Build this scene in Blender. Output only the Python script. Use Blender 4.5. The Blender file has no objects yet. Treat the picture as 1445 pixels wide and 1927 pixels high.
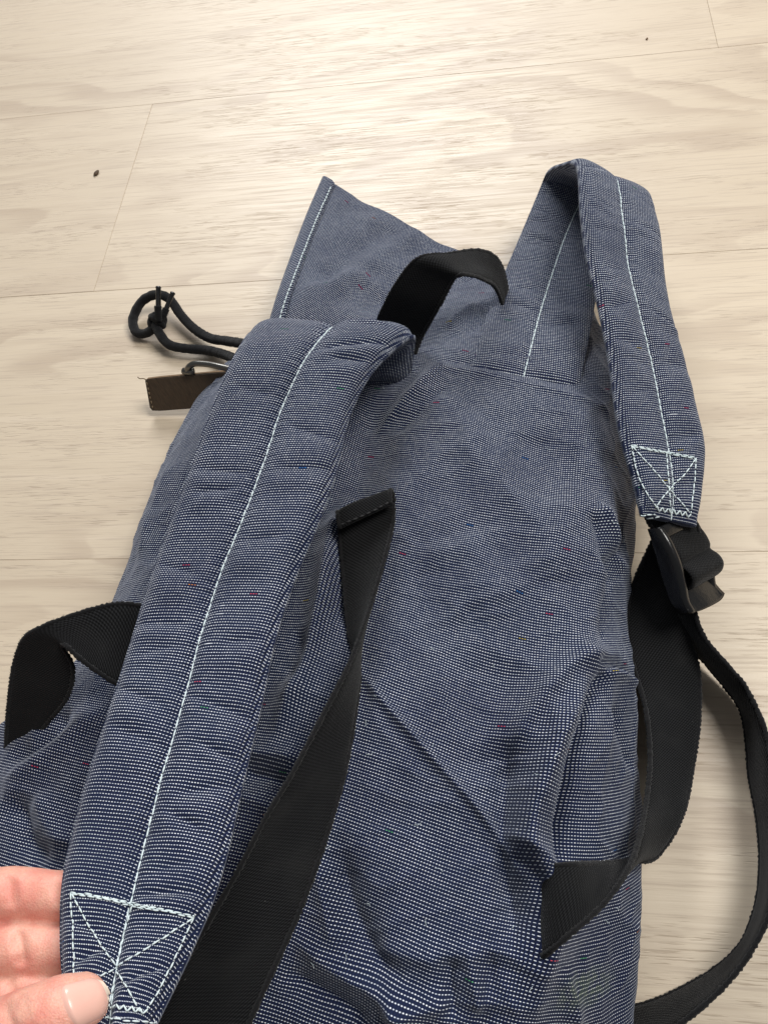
import bpy, bmesh, math, random
import numpy as np
from mathutils import Vector, Matrix, noise as mnoise
from mathutils.bvhtree import BVHTree

scene = bpy.context.scene
col = scene.collection
rng = random.Random(7)

# ---------------------------------------------------------------- camera
# The two sets of plank joints fix the tilt of the camera over the floor.
F, CX, CY, CAM_H = 1560.0, 722.5, 963.5, 0.43
_y = np.array([188, 2752, -1560.0]); _y /= np.linalg.norm(_y)
_x = np.array([10070, 195, 1560.0]); _x -= _y * (_x @ _y); _x /= np.linalg.norm(_x)
_z = np.cross(_x, _y)
ROT = np.array([_x, _y, _z])
CAM = np.array([0, 0, CAM_H])
cam_d = bpy.data.cameras.new('camera')
cam = bpy.data.objects.new('camera', cam_d); col.objects.link(cam)
M4 = Matrix.Identity(4)
for i in range(3):
    for j in range(3):
        M4[i][j] = ROT[i][j]
    M4[i][3] = CAM[i]
cam.matrix_world = M4
cam_d.sensor_fit = 'HORIZONTAL'; cam_d.sensor_width = 36
cam_d.lens = F / 1445 * 36
cam_d.clip_start = 0.01; cam_d.clip_end = 50
scene.camera = cam

def ray(px, py):
    return ROT @ np.array([(px - CX) / F, -(py - CY) / F, -1.0])
def P(px, py, z=0.0):
    """world point at height z (metres) seen at a photograph pixel"""
    d = ray(px, py)
    return CAM + d * ((z - CAM_H) / d[2])

# ---------------------------------------------------------------- light
w = bpy.data.worlds.new('World'); scene.world = w; w.use_nodes = True
bg = w.node_tree.nodes['Background']
bg.inputs[0].default_value = (0.95, 0.97, 1.0, 1); bg.inputs[1].default_value = 0.20

def area(name, loc, target, sx, sy, power, color):
    l = bpy.data.lights.new(name, 'AREA'); l.shape = 'RECTANGLE'
    l.size = sx; l.size_y = sy; l.energy = power; l.color = color
    o = bpy.data.objects.new(name, l); col.objects.link(o)
    o.location = loc
    o.rotation_euler = (Vector(target) - Vector(loc)).to_track_quat('-Z', 'Y').to_euler()
    return o
area('window_light', (-0.45, 2.75, 1.85), (0, 0.4, 0), 1.3, 1.2, 70, (0.97, 0.98, 1.0))
area('side_window_light', (1.15, 0.62, 2.15), (0.05, 0.15, 0), 0.9, 1.0, 50, (1.0, 0.97, 0.92))

scene.view_settings.view_transform = 'Standard'
scene.view_settings.look = 'None'
scene.view_settings.exposure = 0.10
scene.view_settings.gamma = 1.0
scene.view_settings.use_curve_mapping = False

# ---------------------------------------------------------------- node helpers
class NT:
    def __init__(s, name):
        s.m = bpy.data.materials.new(name); s.m.use_nodes = True
        s.t = s.m.node_tree; s.n = s.t.nodes
        s.b = s.n['Principled BSDF']
    def new(s, typ, **kw):
        n = s.n.new(typ)
        for k, v in kw.items():
            setattr(n, k, v)
        return n
    def put(s, sock, v):
        if isinstance(v, (int, float)):
            sock.default_value = v
        elif isinstance(v, (tuple, list)):
            sock.default_value = v if len(v) == len(sock.default_value) else tuple(v) + (1,)
        else:
            s.t.links.new(v, sock)
    def math(s, op, a, b=0.0, c=0.0, clamp=False):
        n = s.new('ShaderNodeMath', operation=op, use_clamp=clamp)
        s.put(n.inputs[0], a); s.put(n.inputs[1], b); s.put(n.inputs[2], c)
        return n.outputs[0]
    def vec(s, x, y, z=0.0):
        n = s.new('ShaderNodeCombineXYZ')
        s.put(n.inputs[0], x); s.put(n.inputs[1], y); s.put(n.inputs[2], z)
        return n.outputs[0]
    def sep(s, v):
        n = s.new('ShaderNodeSeparateXYZ'); s.put(n.inputs[0], v)
        return n.outputs
    def noise(s, v, scale=1.0, detail=2.0, rough=0.5, dist=0.0, dim='3D'):
        n = s.new('ShaderNodeTexNoise', noise_dimensions=dim)
        s.put(n.inputs['Vector'], v); s.put(n.inputs['Scale'], scale)
        s.put(n.inputs['Detail'], detail); s.put(n.inputs['Roughness'], rough)
        s.put(n.inputs['Distortion'], dist)
        return n.outputs[0]
    def white(s, v):
        n = s.new('ShaderNodeTexWhiteNoise', noise_dimensions='3D')
        s.put(n.inputs['Vector'], v)
        return n.outputs
    def smooth(s, v, lo, hi, a=0.0, b=1.0):
        n = s.new('ShaderNodeMapRange', interpolation_type='SMOOTHSTEP')
        s.put(n.inputs[0], v); s.put(n.inputs[1], lo); s.put(n.inputs[2], hi)
        s.put(n.inputs[3], a); s.put(n.inputs[4], b)
        return n.outputs[0]
    def mix(s, f, a, b, blend='MIX'):
        n = s.new('ShaderNodeMix', data_type='RGBA', blend_type=blend)
        s.put(n.inputs[0], f); s.put(n.inputs[6], a); s.put(n.inputs[7], b)
        return n.outputs[2]
    def bump(s, h, strength=0.3, dist=0.001, normal=None):
        n = s.new('ShaderNodeBump')
        s.put(n.inputs['Height'], h); n.inputs['Strength'].default_value = strength
        n.inputs['Distance'].default_value = dist
        if normal is not None:
            s.t.links.new(normal, n.inputs['Normal'])
        return n.outputs[0]
    def set(s, **kw):
        for k, v in kw.items():
            s.put(s.b.inputs[k.replace('_', ' ')], v)
        return s.m

# ---------------------------------------------------------------- materials
def mat_fabric():
    t = NT('chambray_fabric')
    uv = t.new('ShaderNodeUVMap').outputs[0]
    wob = t.noise(uv, 60, 2)
    wob2 = t.noise(uv, 420, 1)
    u, v, _ = t.sep(uv)
    PV, PU = 0.00133, 0.00119
    vr = t.math('ADD', t.math('DIVIDE', v, PV), t.math('MULTIPLY', t.math('SUBTRACT', wob, .5), .35))
    vr = t.math('ADD', vr, t.math('MULTIPLY', t.math('SUBTRACT', wob2, .5), .07))
    ri = t.math('FLOOR', vr); rf = t.math('FRACT', vr)
    wr = t.white(t.vec(ri, 3.3, 0))
    ur = t.math('ADD', t.math('DIVIDE', u, PU), t.math('MULTIPLY', wr[0], .05))
    ur = t.math('ADD', ur, t.math('MULTIPLY', ri, .11))
    ci = t.math('FLOOR', ur); cf = t.math('FRACT', ur)
    cell = t.white(t.vec(ci, ri, 1.7))
    # dash: across about a third of the row, along about two thirds of the pitch
    wid = t.math('ADD', .088, t.math('MULTIPLY', cell[0], .030))
    dv = t.math('ABSOLUTE', t.math('SUBTRACT', rf, .5))
    mv = t.smooth(t.math('SUBTRACT', dv, wid), -.05, .06, 1, 0)
    du = t.math('ABSOLUTE', t.math('SUBTRACT', cf, .5))
    mu = t.smooth(du, .21, .32, 1, 0)
    # slub threads, whole runs of the row without gaps
    slub = t.smooth(t.noise(t.vec(t.math('MULTIPLY', u, 90), t.math('MULTIPLY', ri, 7.3)), 1, 1), .76, .80)
    dash = t.math('MULTIPLY', mv, t.math('MAXIMUM', mu, slub))
    # coloured nubs
    c3 = t.white(t.vec(t.math('FLOOR', t.math('DIVIDE', ur, 3)), ri, 9.1))
    nub = t.math('GREATER_THAN', c3[0], .9977)
    cr = t.new('ShaderNodeValToRGB'); cr.color_ramp.interpolation = 'CONSTANT'
    e = cr.color_ramp.elements
    e[0].position = 0; e[0].color = (.75, .10, .14, 1)
    e[1].position = .34; e[1].color = (.75, .60, .06, 1)
    for p, c in ((.58, (.05, .22, .55, 1)), (.74, (.80, .30, .05, 1)), (.86, (.15, .5, .22, 1))):
        q = e.new(p); q.color = c
    hue = t.white(t.vec(t.math('FLOOR', t.math('DIVIDE', ur, 3)), ri, 4.9))
    t.put(cr.inputs[0], hue[0])
    # navy ground with a faint rib between the rows
    rib = t.math('ABSOLUTE', t.math('SINE', t.math('MULTIPLY', t.math('ADD', ur, t.math('MULTIPLY', vr, .35)), math.pi)))
    big = t.noise(uv, 14, 3)
    ground = t.mix(rib, (.0009, .0014, .0045), (.0058, .0118, .050))
    ground = t.mix(t.smooth(big, .35, .7), ground, (.0048, .0105, .038))
    thread = t.mix(cell[0], (.66, .73, .82), (.90, .94, .98))
    worn = t.smooth(t.noise(uv, 26, 4, .62), .30, .62, .70, 1.0)
    thread = t.mix(1.0, thread, t.vec(worn, worn, worn), 'MULTIPLY')
    thread = t.mix(nub, thread, cr.outputs[0])
    att = t.new('ShaderNodeAttribute', attribute_name='stain')
    blot = t.math('MULTIPLY', att.outputs['Fac'], t.smooth(t.noise(uv, 300, 3, .6), .35, .6))
    thread = t.mix(blot, thread, (.56, .62, .48))
    ground = t.mix(t.math('MULTIPLY', blot, .55), ground, (.06, .085, .06))
    colr = t.mix(dash, ground, thread)
    h = t.math('ADD', t.math('MULTIPLY', dash, .8), t.math('MULTIPLY', rib, .25))
    # broad soft puckers
    nrm = t.bump(t.noise(uv, 110, 3, .5), .42, .0020)
    nrm = t.bump(h, .6, .0003, nrm)
    m = t.set(Base_Color=colr, Roughness=.82, Normal=nrm)
    t.b.inputs['Specular IOR Level'].default_value = .18
    t.b.inputs['Sheen Weight'].default_value = .21
    t.b.inputs['Sheen Roughness'].default_value = .45
    t.b.inputs['Sheen Tint'].default_value = (.75, .82, 1, 1)
    return m

def mat_webbing():
    t = NT('black_cotton_webbing')
    uv = t.new('ShaderNodeUVMap').outputs[0]
    u, v, _ = t.sep(uv)
    k = 2 * math.pi
    s1 = t.math('SINE', t.math('MULTIPLY', t.math('ADD', u, t.math('MULTIPLY', v, .8)), k / .0013))
    s2 = t.math('SINE', t.math('MULTIPLY', t.math('SUBTRACT', v, t.math('MULTIPLY', u, .25)), k / .0013))
    h = t.math('ADD', t.math('MULTIPLY', s1, .6), t.math('MULTIPLY', s2, .35))
    fz = t.noise(uv, 900, 3, .7)
    big = t.noise(uv, 45, 3)
    c = t.mix(t.smooth(h, -.6, .9), (.0020, .0020, .0024), (.0165, .017, .018))
    c = t.mix(t.smooth(big, .45, .8, 0, .5), c, (.018, .018, .018))
    lint = t.smooth(t.noise(uv, 700, 1), .79, .83)
    c = t.mix(t.math('MULTIPLY', lint, .5), c, (.18, .18, .17))
    nrm = t.bump(t.math('ADD', t.math('MULTIPLY', h, .40), t.math('MULTIPLY', fz, 2.2)), .7, .0003)
    m = t.set(Base_Color=c, Roughness=.92, Normal=nrm)
    t.b.inputs['Specular IOR Level'].default_value = .12
    t.b.inputs['Sheen Weight'].default_value = .10
    t.b.inputs['Sheen Roughness'].default_value = .4
    return m

def mat_cord():
    t = NT('black_braided_cord')
    co = t.new('ShaderNodeTexCoord').outputs['Object']
    n1 = t.noise(co, 1500, 3, .7)
    c = t.mix(n1, (.0035, .0035, .004), (.013, .013, .0142))
    m = t.set(Base_Color=c, Roughness=.95, Normal=t.bump(n1, .9, .0006))
    t.b.inputs['Specular IOR Level'].default_value = .1
    t.b.inputs['Sheen Weight'].default_value = .12
    return m

def mat_thread():
    t = NT('white_cotton_thread')
    co = t.new('ShaderNodeTexCoord').outputs['Object']
    n1 = t.noise(co, 2500, 2)
    return t.set(Base_Color=t.mix(n1, (.48, .60, .62), (.76, .83, .84)), Roughness=.8)

def mat_plain(name, c, rough, metal=0, spec=.5, nscale=0, nstr=.2, ndist=.0003, var=None):
    t = NT(name)
    co = t.new('ShaderNodeTexCoord').outputs['Object']
    if nscale:
        n1 = t.noise(co, nscale, 4, .6)
        if var:
            t.put(t.b.inputs['Base Color'], t.mix(n1, c, var))
        else:
            t.put(t.b.inputs['Base Color'], c)
        t.put(t.b.inputs['Normal'], t.bump(n1, nstr, ndist))
    else:
        t.put(t.b.inputs['Base Color'], c)
    t.b.inputs['Specular IOR Level'].default_value = spec
    return t.set(Roughness=rough, Metallic=metal)

def mat_leather():
    t = NT('dark_brown_leather')
    co = t.new('ShaderNodeTexCoord').outputs['Object']
    x, y, z = t.sep(co)
    st = t.noise(t.vec(t.math('MULTIPLY', t.math('ADD', x, y), 300), t.math('MULTIPLY', t.math('SUBTRACT', x, y), 60), z), 3, 4, .65)
    c = t.mix(st, (.012, .008, .005), (.105, .070, .042))
    m = t.set(Base_Color=c, Roughness=t.smooth(st, .3, .7, .42, .62), Normal=t.bump(st, .5, .0004))
    t.b.inputs['Specular IOR Level'].default_value = .35
    return m

def mat_floor():
    t = NT('pale_oak_laminate')
    tc = t.new('ShaderNodeTexCoord')
    info = t.new('ShaderNodeObjectInfo')
    rnd = info.outputs['Random']
    x, y, z = t.sep(tc.outputs['Object'])
    off = t.math('MULTIPLY', rnd, 37.0)
    def V(sx, sy, extra=0.0):
        return t.vec(t.math('MULTIPLY', x, sx), t.math('MULTIPLY', y, sy), t.math('ADD', off, extra))
    # growth rings: contour lines of a long stretched field make cathedral arches
    warp = t.noise(V(2.6, 8.5), 1, 2, .45)
    fine = t.noise(V(9, 60, 3), 1, 3, .6)
    field = t.math('ADD', t.math('MULTIPLY', warp, 10.5), t.math('MULTIPLY', fine, .55))
    field = t.math('ADD', field, t.math('MULTIPLY', y, 7))
    fr = t.math('FRACT', field)
    ring = t.math('MULTIPLY', t.smooth(fr, .25, .80), t.smooth(fr, .90, 1.0, 1, 0))
    ringpatch = t.smooth(t.noise(V(3.2, 14, 8), 1, 2), .38, .62)
    ring = t.math('MULTIPLY', ring, ringpatch)
    # long streaks and dark short pores
    streak = t.noise(V(7, 120, 5), 1, 4, .62)
    streak2 = t.noise(V(20, 640, 6), 1, 3, .6)
    pore = t.smooth(t.noise(V(60, 1050, 11), 1, 2, .5), .56, .68)
    porepatch = t.smooth(t.noise(V(9, 42, 13), 1, 3), .42, .62)
    pore = t.math('MULTIPLY', pore, porepatch)
    cloud = t.noise(V(3, 7, 21), 1, 3, .5)
    knot = t.smooth(t.noise(V(9, 26, 31), 1, 1, .4), .74, .84)
    base = t.mix(t.smooth(cloud, .3, .72), (.59, .498, .378), (.545, .458, .346))
    base = t.mix(t.smooth(rnd, 0, 1, 0, .22), base, (.47, .385, .295))
    c = t.mix(t.math('MULTIPLY', ring, .44), base, (.36, .275, .205))
    c = t.mix(t.smooth(streak, .50, .74, 0, .26), c, (.385, .305, .230))
    c = t.mix(t.smooth(streak, .46, .28, 0, .22), c, (.66, .565, .45))
    c = t.mix(t.smooth(streak2, .50, .68, 0, .44), c, (.375, .300, .232))
    c = t.mix(t.math('MULTIPLY', pore, .46), c, (.30, .228, .168))
    c = t.mix(t.math('MULTIPLY', knot, .40), c, (.22, .16, .11))
    hgt = t.math('SUBTRACT', t.math('MULTIPLY', streak2, .6), t.math('MULTIPLY', pore, .7))
    nrm = t.bump(hgt, .42, .0004)
    ro = t.math('ADD', t.smooth(streak2, .3, .7, .36, .52), t.math('MULTIPLY', pore, .2))
    m = t.set(Base_Color=c, Roughness=ro, Normal=nrm)
    t.b.inputs['Specular IOR Level'].default_value = .46
    return m

def mat_skin():
    t = NT('skin')
    co = t.new('ShaderNodeTexCoord').outputs['Object']
    n1 = t.noise(co, 90, 4, .6)
    n2 = t.noise(co, 1400, 3, .6)
    c = t.mix(t.smooth(n1, .35, .68), (.76, .40, .305), (.71, .275, .215))
    c = t.mix(t.smooth(n2, .4, .75, 0, .3), c, (.58, .20, .145))
    vor = t.new('ShaderNodeTexVoronoi'); t.put(vor.inputs['Vector'], co); vor.inputs['Scale'].default_value = 1500
    nrm = t.bump(t.math('ADD', n2, vor.outputs[0]), .34, .0003)
    m = t.set(Base_Color=c, Roughness=.48, Normal=nrm)
    t.b.inputs['Subsurface Weight'].default_value = .22
    t.b.inputs['Subsurface Radius'].default_value = (.006, .0022, .0012)
    t.b.inputs['Subsurface Scale'].default_value = .6
    t.b.inputs['Specular IOR Level'].default_value = .4
    return m

MAT = dict(
    fabric=mat_fabric(), web=mat_webbing(), cord=mat_cord(), thread=mat_thread(),
    leather=mat_leather(), floor=mat_floor(), skin=mat_skin(),
    tan=mat_plain('raw_leather_edge', (.22, .145, .085), .8, spec=.2, nscale=900, nstr=.5, var=(.10, .065, .04)),
    metal=mat_plain('dark_metal', (.13, .125, .115), .28, metal=.9, nscale=600, nstr=.15),
    plastic=mat_plain('black_plastic', (.005, .005, .0055), .22, spec=.5, nscale=420, nstr=.30, ndist=.0004),
    aglet=mat_plain('black_aglet', (.012, .012, .012), .22, spec=.6, nscale=300, nstr=.1),
    nail=mat_plain('thumb_nail', (.80, .50, .42), .24, spec=.5, nscale=160, nstr=.10, var=(.76, .42, .34)),
    nailtip=mat_plain('nail_edge', (.80, .68, .56), .34, spec=.5, nscale=200, nstr=.05),
    crumb=mat_plain('crumb', (.045, .028, .016), .8, nscale=900, nstr=.5, var=(.10, .06, .03)),
    tanthread=mat_plain('tan_thread', (.17, .12, .07), .8, nscale=900, nstr=.4),
    dkthread=mat_plain('black_thread', (.020, .020, .021), .85, nscale=900, nstr=.4),
    sub=mat_plain('subfloor', (.20, .16, .12), .9, nscale=30, nstr=.2),
    blue=mat_plain('blue_thread', (.05, .18, .38), .8, nscale=900, nstr=.2),
)

# ---------------------------------------------------------------- mesh helpers
def empty(name, loc, label, cat):
    o = bpy.data.objects.new(name, None); col.objects.link(o)
    o.empty_display_size = .02; o.location = loc
    o['label'] = label; o['category'] = cat
    return o

def link(name, me, mats, parent=None, smooth=True):
    if not isinstance(mats, (list, tuple)):
        mats = [mats]
    for m in mats:
        me.materials.append(MAT[m])
    if smooth:
        me.polygons.foreach_set('use_smooth', [True] * len(me.polygons))
    o = bpy.data.objects.new(name, me); col.objects.link(o)
    if parent:
        o.parent = parent
        # every root sits unrotated: keep world coordinates in the mesh
        root = parent
        off = Vector((0, 0, 0))
        while root:
            off += Vector(root.location); root = root.parent
        o.location = -off
    return o

def pydata(name, verts, faces, uvs=None, mi=None):
    me = bpy.data.meshes.new(name)
    me.from_pydata([tuple(v) for v in verts], [], faces)
    if uvs is not None:
        l = me.uv_layers.new(name='UVMap')
        vi = np.empty(len(me.loops), dtype=np.int32); me.loops.foreach_get('vertex_index', vi)
        l.data.foreach_set('uv', np.asarray(uvs, dtype=np.float32)[vi].ravel())
    if mi is not None:
        me.polygons.foreach_set('material_index', mi)
    me.update()
    return me

def catmull(pts, n, closed=False):
    """n points along a centripetal-ish Catmull-Rom curve through pts (m x k array), even in arc length"""
    p = np.asarray(pts, float)
    if closed:
        q = np.vstack([p[-1:], p, p[:2]])
    else:
        q = np.vstack([2 * p[0] - p[1], p, 2 * p[-1] - p[-2]])
    seg = len(q) - 3
    K = 24
    out = []
    for i in range(seg):
        a, b, c, d = q[i:i + 4]
        tt = np.linspace(0, 1, K, endpoint=False)[:, None]
        out.append(.5 * ((2 * b) + (-a + c) * tt + (2 * a - 5 * b + 4 * c - d) * tt ** 2 + (-a + 3 * b - 3 * c + d) * tt ** 3))
    out.append(q[-2][None])
    o = np.vstack(out)
    s = np.r_[0, np.cumsum(np.linalg.norm(np.diff(o[:, :3], axis=0), axis=1))]
    t = np.linspace(0, s[-1], n)
    return np.stack([np.interp(t, s, o[:, k]) for k in range(o.shape[1])], 1)

def catmull_u(pts, n):
    """uniform-parameter version (for lattices)"""
    p = np.asarray(pts, float)
    q = np.concatenate([2 * p[:1] - p[1:2], p, 2 * p[-1:] - p[-2:-1]], 0)
    m = len(p) - 1
    t = np.linspace(0, m, n)
    i = np.minimum(t.astype(int), m - 1); f = (t - i)
    f = f.reshape((-1,) + (1,) * (p.ndim - 1))
    a, b, c, d = q[i], q[i + 1], q[i + 2], q[i + 3]
    return .5 * ((2 * b) + (-a + c) * f + (2 * a - 5 * b + 4 * c - d) * f ** 2 + (-a + 3 * b - 3 * c + d) * f ** 3)

def nz(v):
    return v / np.maximum(np.linalg.norm(v, axis=-1, keepdims=True), 1e-12)

def vnoise(pts, scale, seed=0.0):
    pts = np.asarray(pts)
    sh = pts.shape[:-1]
    f = pts.reshape(-1, pts.shape[-1])
    out = np.array([mnoise.noise(Vector((p[0] * scale + seed, p[1] * scale - seed, (p[2] * scale if len(p) > 2 else 0) + seed * .37))) for p in f])
    return out.reshape(sh)

def tube_mesh(pts, rad, n=10, cap=True):
    p = np.asarray(pts, float)
    rad = np.broadcast_to(np.asarray(rad, float), (len(p),))
    tan = nz(np.gradient(p, axis=0))
    nrm = np.cross(tan[0], [0, 0, 1.0])
    if np.linalg.norm(nrm) < 1e-3:
        nrm = np.cross(tan[0], [0, 1.0, 0])
    nrm = nrm / np.linalg.norm(nrm)
    verts, faces = [], []
    for i in range(len(p)):
        nrm = nrm - tan[i] * (nrm @ tan[i]); nrm /= np.linalg.norm(nrm)
        bn = np.cross(tan[i], nrm)
        for k in range(n):
            a = 2 * math.pi * k / n
            verts.append(p[i] + rad[i] * (math.cos(a) * nrm + math.sin(a) * bn))
    for i in range(len(p) - 1):
        for k in range(n):
            a, b = i * n + k, i * n + (k + 1) % n
            faces.append((a, b, b + n, a + n))
    if cap:
        faces.append(tuple(range(n))[::-1]); faces.append(tuple(range((len(p) - 1) * n, len(p) * n)))
    return verts, faces

def merge(parts):
    V, Fc = [], []
    for v, f in parts:
        o = len(V); V += list(v); Fc += [tuple(i + o for i in q) for q in f]
    return V, Fc

def ribbon(E1, E2, n, m, top, bot, arc=None):
    """closed sheet between two edges; top/bot(s, v, width) give the thickness on both sides.
    returns verts, faces, uvs, grid of top points"""
    A = [P(*e[:2], e[2] / 1000) for e in E1]; B = [P(*e[:2], e[2] / 1000) for e in E2]
    AB = catmull(np.hstack([(np.array(A) + np.array(B)) / 2, np.array(A), np.array(B)]), n)
    a, b = AB[:, 3:6], AB[:, 6:9]
    mid = (a + b) / 2
    tan = nz(np.gradient(mid, axis=0))
    ac = nz(b - a)
    nor = nz(np.cross(ac, tan))
    wid = np.linalg.norm(b - a, axis=1)
    v = np.r_[0, np.cumsum(np.linalg.norm(np.diff(mid, axis=0), axis=1))]
    s = np.linspace(-1, 1, m)
    g = a[:, None] * ((1 - s) / 2)[None, :, None] + b[:, None] * ((1 + s) / 2)[None, :, None]
    S, Vv = np.meshgrid(s, v)
    W = np.broadcast_to(wid[:, None], S.shape)
    if arc is not None:
        g = g + nor[:, None] * arc(S, Vv, W)[..., None]
    T = g + nor[:, None] * top(S, Vv, W)[..., None]
    Bt = g - nor[:, None] * bot(S, Vv, W)[..., None]
    wm = float(np.median(wid))
    UV = np.stack([S * wm / 2, Vv], -1)
    N = n * m
    verts = np.vstack([T.reshape(-1, 3), Bt.reshape(-1, 3)])
    uvs = np.vstack([UV.reshape(-1, 2), UV.reshape(-1, 2)])
    faces = []
    for i in range(n - 1):
        for j in range(m - 1):
            q = i * m + j
            faces.append((q, q + 1, q + m + 1, q + m))
            faces.append((N + q, N + q + m, N + q + m + 1, N + q + 1))
        for j in (0, m - 1):
            q = i * m + j
            f = (q, q + m, N + q + m, N + q)
            faces.append(f if j == 0 else f[::-1])
    for i in (0, n - 1):
        for j in range(m - 1):
            q = i * m + j
            f = (q, N + q, N + q + 1, q + 1)
            faces.append(f if i == 0 else f[::-1])
    return verts, faces, uvs, (T, Bt), nor, v

def web_ribbon(name, E1, E2, parent, n=160, m=17, th=.0011, seed=0, sag=0.0):
    def top(S, V_, W):
        return th * (.35 + .65 * np.clip((1 - np.abs(S) ** 8), 0, 1))
    def arc(S, V_, W):
        q = np.stack([S * .6, V_ * 22 + seed, V_ * 0], -1)
        return .0016 * vnoise(q, 1.0, seed) + sag * (1 - S ** 2)
    v, f, uv, T, nor, vl = ribbon(E1, E2, n, m, top, top, arc)
    o = link(name, pydata(name, v, f, uv), 'web', parent)
    # the woven selvage: small thread loops along both edges
    parts = []
    r2 = random.Random(seed + 5)
    for j in (0, m - 1):
        L = v.reshape(2, n, m, 3)
        e = (L[0, :, j] + L[1, :, j]) / 2
        d = np.r_[0, np.cumsum(np.linalg.norm(np.diff(e, axis=0), axis=1))]
        k = int(d[-1] / .0011)
        tt = np.linspace(0, d[-1], max(k, 4))
        q = np.stack([np.interp(tt, d, e[:, c]) for c in range(3)], 1)
        rad = .0010 + .00035 * np.array([(i % 2) * 1.0 for i in range(len(q))]) + .0002 * np.array([r2.uniform(-1, 1) for _ in q])
        link('selvage', pydata('selvage', *tube_mesh(q, rad, 6)), 'cord', o)
    # short fibres standing off both edges
    L = v.reshape(2, n, m, 3)
    FV, FF = [], []
    for j, jn in ((0, 1), (m - 1, m - 2)):
        e = (L[0, :, j] + L[1, :, j]) / 2; inn = (L[0, :, jn] + L[1, :, jn]) / 2
        for i in range(n - 1):
            for _ in range(int(np.linalg.norm(e[i + 1] - e[i]) / .00022) + 1):
                f_ = r2.random()
                p0 = e[i] * (1 - f_) + e[i + 1] * f_
                out = e[i] - inn[i]; out = out / max(np.linalg.norm(out), 1e-9)
                d = out + np.array([r2.gauss(0, .7) for _ in range(3)])
                d = d / np.linalg.norm(d)
                ln = r2.uniform(.0006, .0017)
                sd = np.cross(d, [r2.gauss(0, 1) for _ in range(3)]); sd = sd / max(np.linalg.norm(sd), 1e-9) * .00006
                p0 = p0 + out * .0006
                b0 = len(FV); mid = p0 + d * ln * .6 + np.array([r2.gauss(0, 1) for _ in range(3)]) * .00012
                FV += [p0 - sd, p0 + sd, mid + sd * .7, mid - sd * .7, p0 + d * ln + np.array([0, 0, -.0002])]
                FF += [(b0, b0 + 1, b0 + 2, b0 + 3), (b0 + 3, b0 + 2, b0 + 4)]
    fz = link('fibre_fuzz', pydata('fibre_fuzz', FV, FF), 'cord', o); fz['kind'] = 'stuff'
    return o, T

# stitches laid on a surface: pixels are dropped on the mesh along the line of sight
def bvh_of(verts, faces):
    return BVHTree.FromPolygons([Vector(v) for v in verts], faces)
def drop(bvh, px, py, lift=.0004):
    d = Vector(ray(px, py)).normalized()
    h = bvh.ray_cast(Vector(CAM), d)
    if h[0] is None:
        return None
    n = h[1]
    if n.dot(d) > 0:
        n = -n
    return np.array(h[0] + n * lift)

def stitch_line(pts, length=.0030, gap=.0007, rad=.00034, r=rng):
    """row of little thread segments along 3D points"""
    p = np.asarray(pts)
    d = np.r_[0, np.cumsum(np.linalg.norm(np.diff(p, axis=0), axis=1))]
    out = []
    t = 0.0
    while t < d[-1] - .0004:
        l = length * r.uniform(.85, 1.12)
        tt = np.linspace(t, min(t + l, d[-1]), 5)
        q = np.stack([np.interp(tt, d, p[:, c]) for c in range(3)], 1)
        q += np.array([r.uniform(-1, 1) for _ in range(3)]) * .00012
        out.append(tube_mesh(q, rad * np.array([.6, 1, 1.1, 1, .6]), 5))
        t += l + gap
    return out

def stitched(name, bvh, lines, parent, mat='thread', **kw):
    parts = []
    for ln in lines:
        ln = catmull(np.array([(a, b, 0) for a, b in ln], float), 60) if len(ln) > 2 else np.linspace((*ln[0], 0), (*ln[1], 0), 60)
        q = [drop(bvh, a, b) for a, b, _ in ln]
        q = [x for x in q if x is not None]
        if len(q) > 3:
            q = np.array(q)
            keep = np.r_[True, np.linalg.norm(np.diff(q, axis=0), axis=1) < .012]
            parts += stitch_line(q[keep], **kw)
    V_, F_ = merge(parts)
    o = link(name, pydata(name, V_, F_), mat, parent)
    o['kind'] = 'stuff'
    return o

# ================================================================ floor
ROW0, ROW1 = P(287, 195)[1], P(176, 548)[1]
PW = ROW0 - ROW1
PL = 1.28
fl_me = bpy.data.meshes.new('floor')
bmf = bmesh.new(); bmesh.ops.create_grid(bmf, x_segments=1, y_segments=1, size=2.6); bmf.to_mesh(fl_me); bmf.free()
floor = link('floor', fl_me, 'sub'); floor.location = (0, .6, -.010); floor['kind'] = 'structure'

bm = bmesh.new(); bmesh.ops.create_cube(bm, size=1)
bmesh.ops.scale(bm, vec=(PL - .00008, PW - .00008, .008), verts=bm.verts)
bmesh.ops.bevel(bm, geom=bm.edges[:] , offset=.00028, segments=1, affect='EDGES')
plank_me = bpy.data.meshes.new('plank'); bm.to_mesh(plank_me); bm.free()
plank_me.materials.append(MAT['floor'])
joints = {-1: .62, -2: .70, -3: .55, 0: P(287, 195)[0], 1: P(1351, 87)[0]}       # x of an end joint in each row
for row in range(-4, 9):
    yc = ROW1 + PW * (row + .5)
    j0 = joints.get(row, ((row * .41) % 1.0) * PL + .35)
    for k in range(-2, 2):
        o = bpy.data.objects.new('plank', plank_me); col.objects.link(o)
        o.parent = floor
        o.location = Vector((j0 + PL * (k + .5), yc, -.004 + (.0001 if (row + k) % 2 else 0))) - floor.location

# ================================================================ backpack
bag = empty('backpack', P(700, 1200, 0), 'navy and white woven fabric backpack lying on its front on the oak floor', 'backpack')

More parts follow.
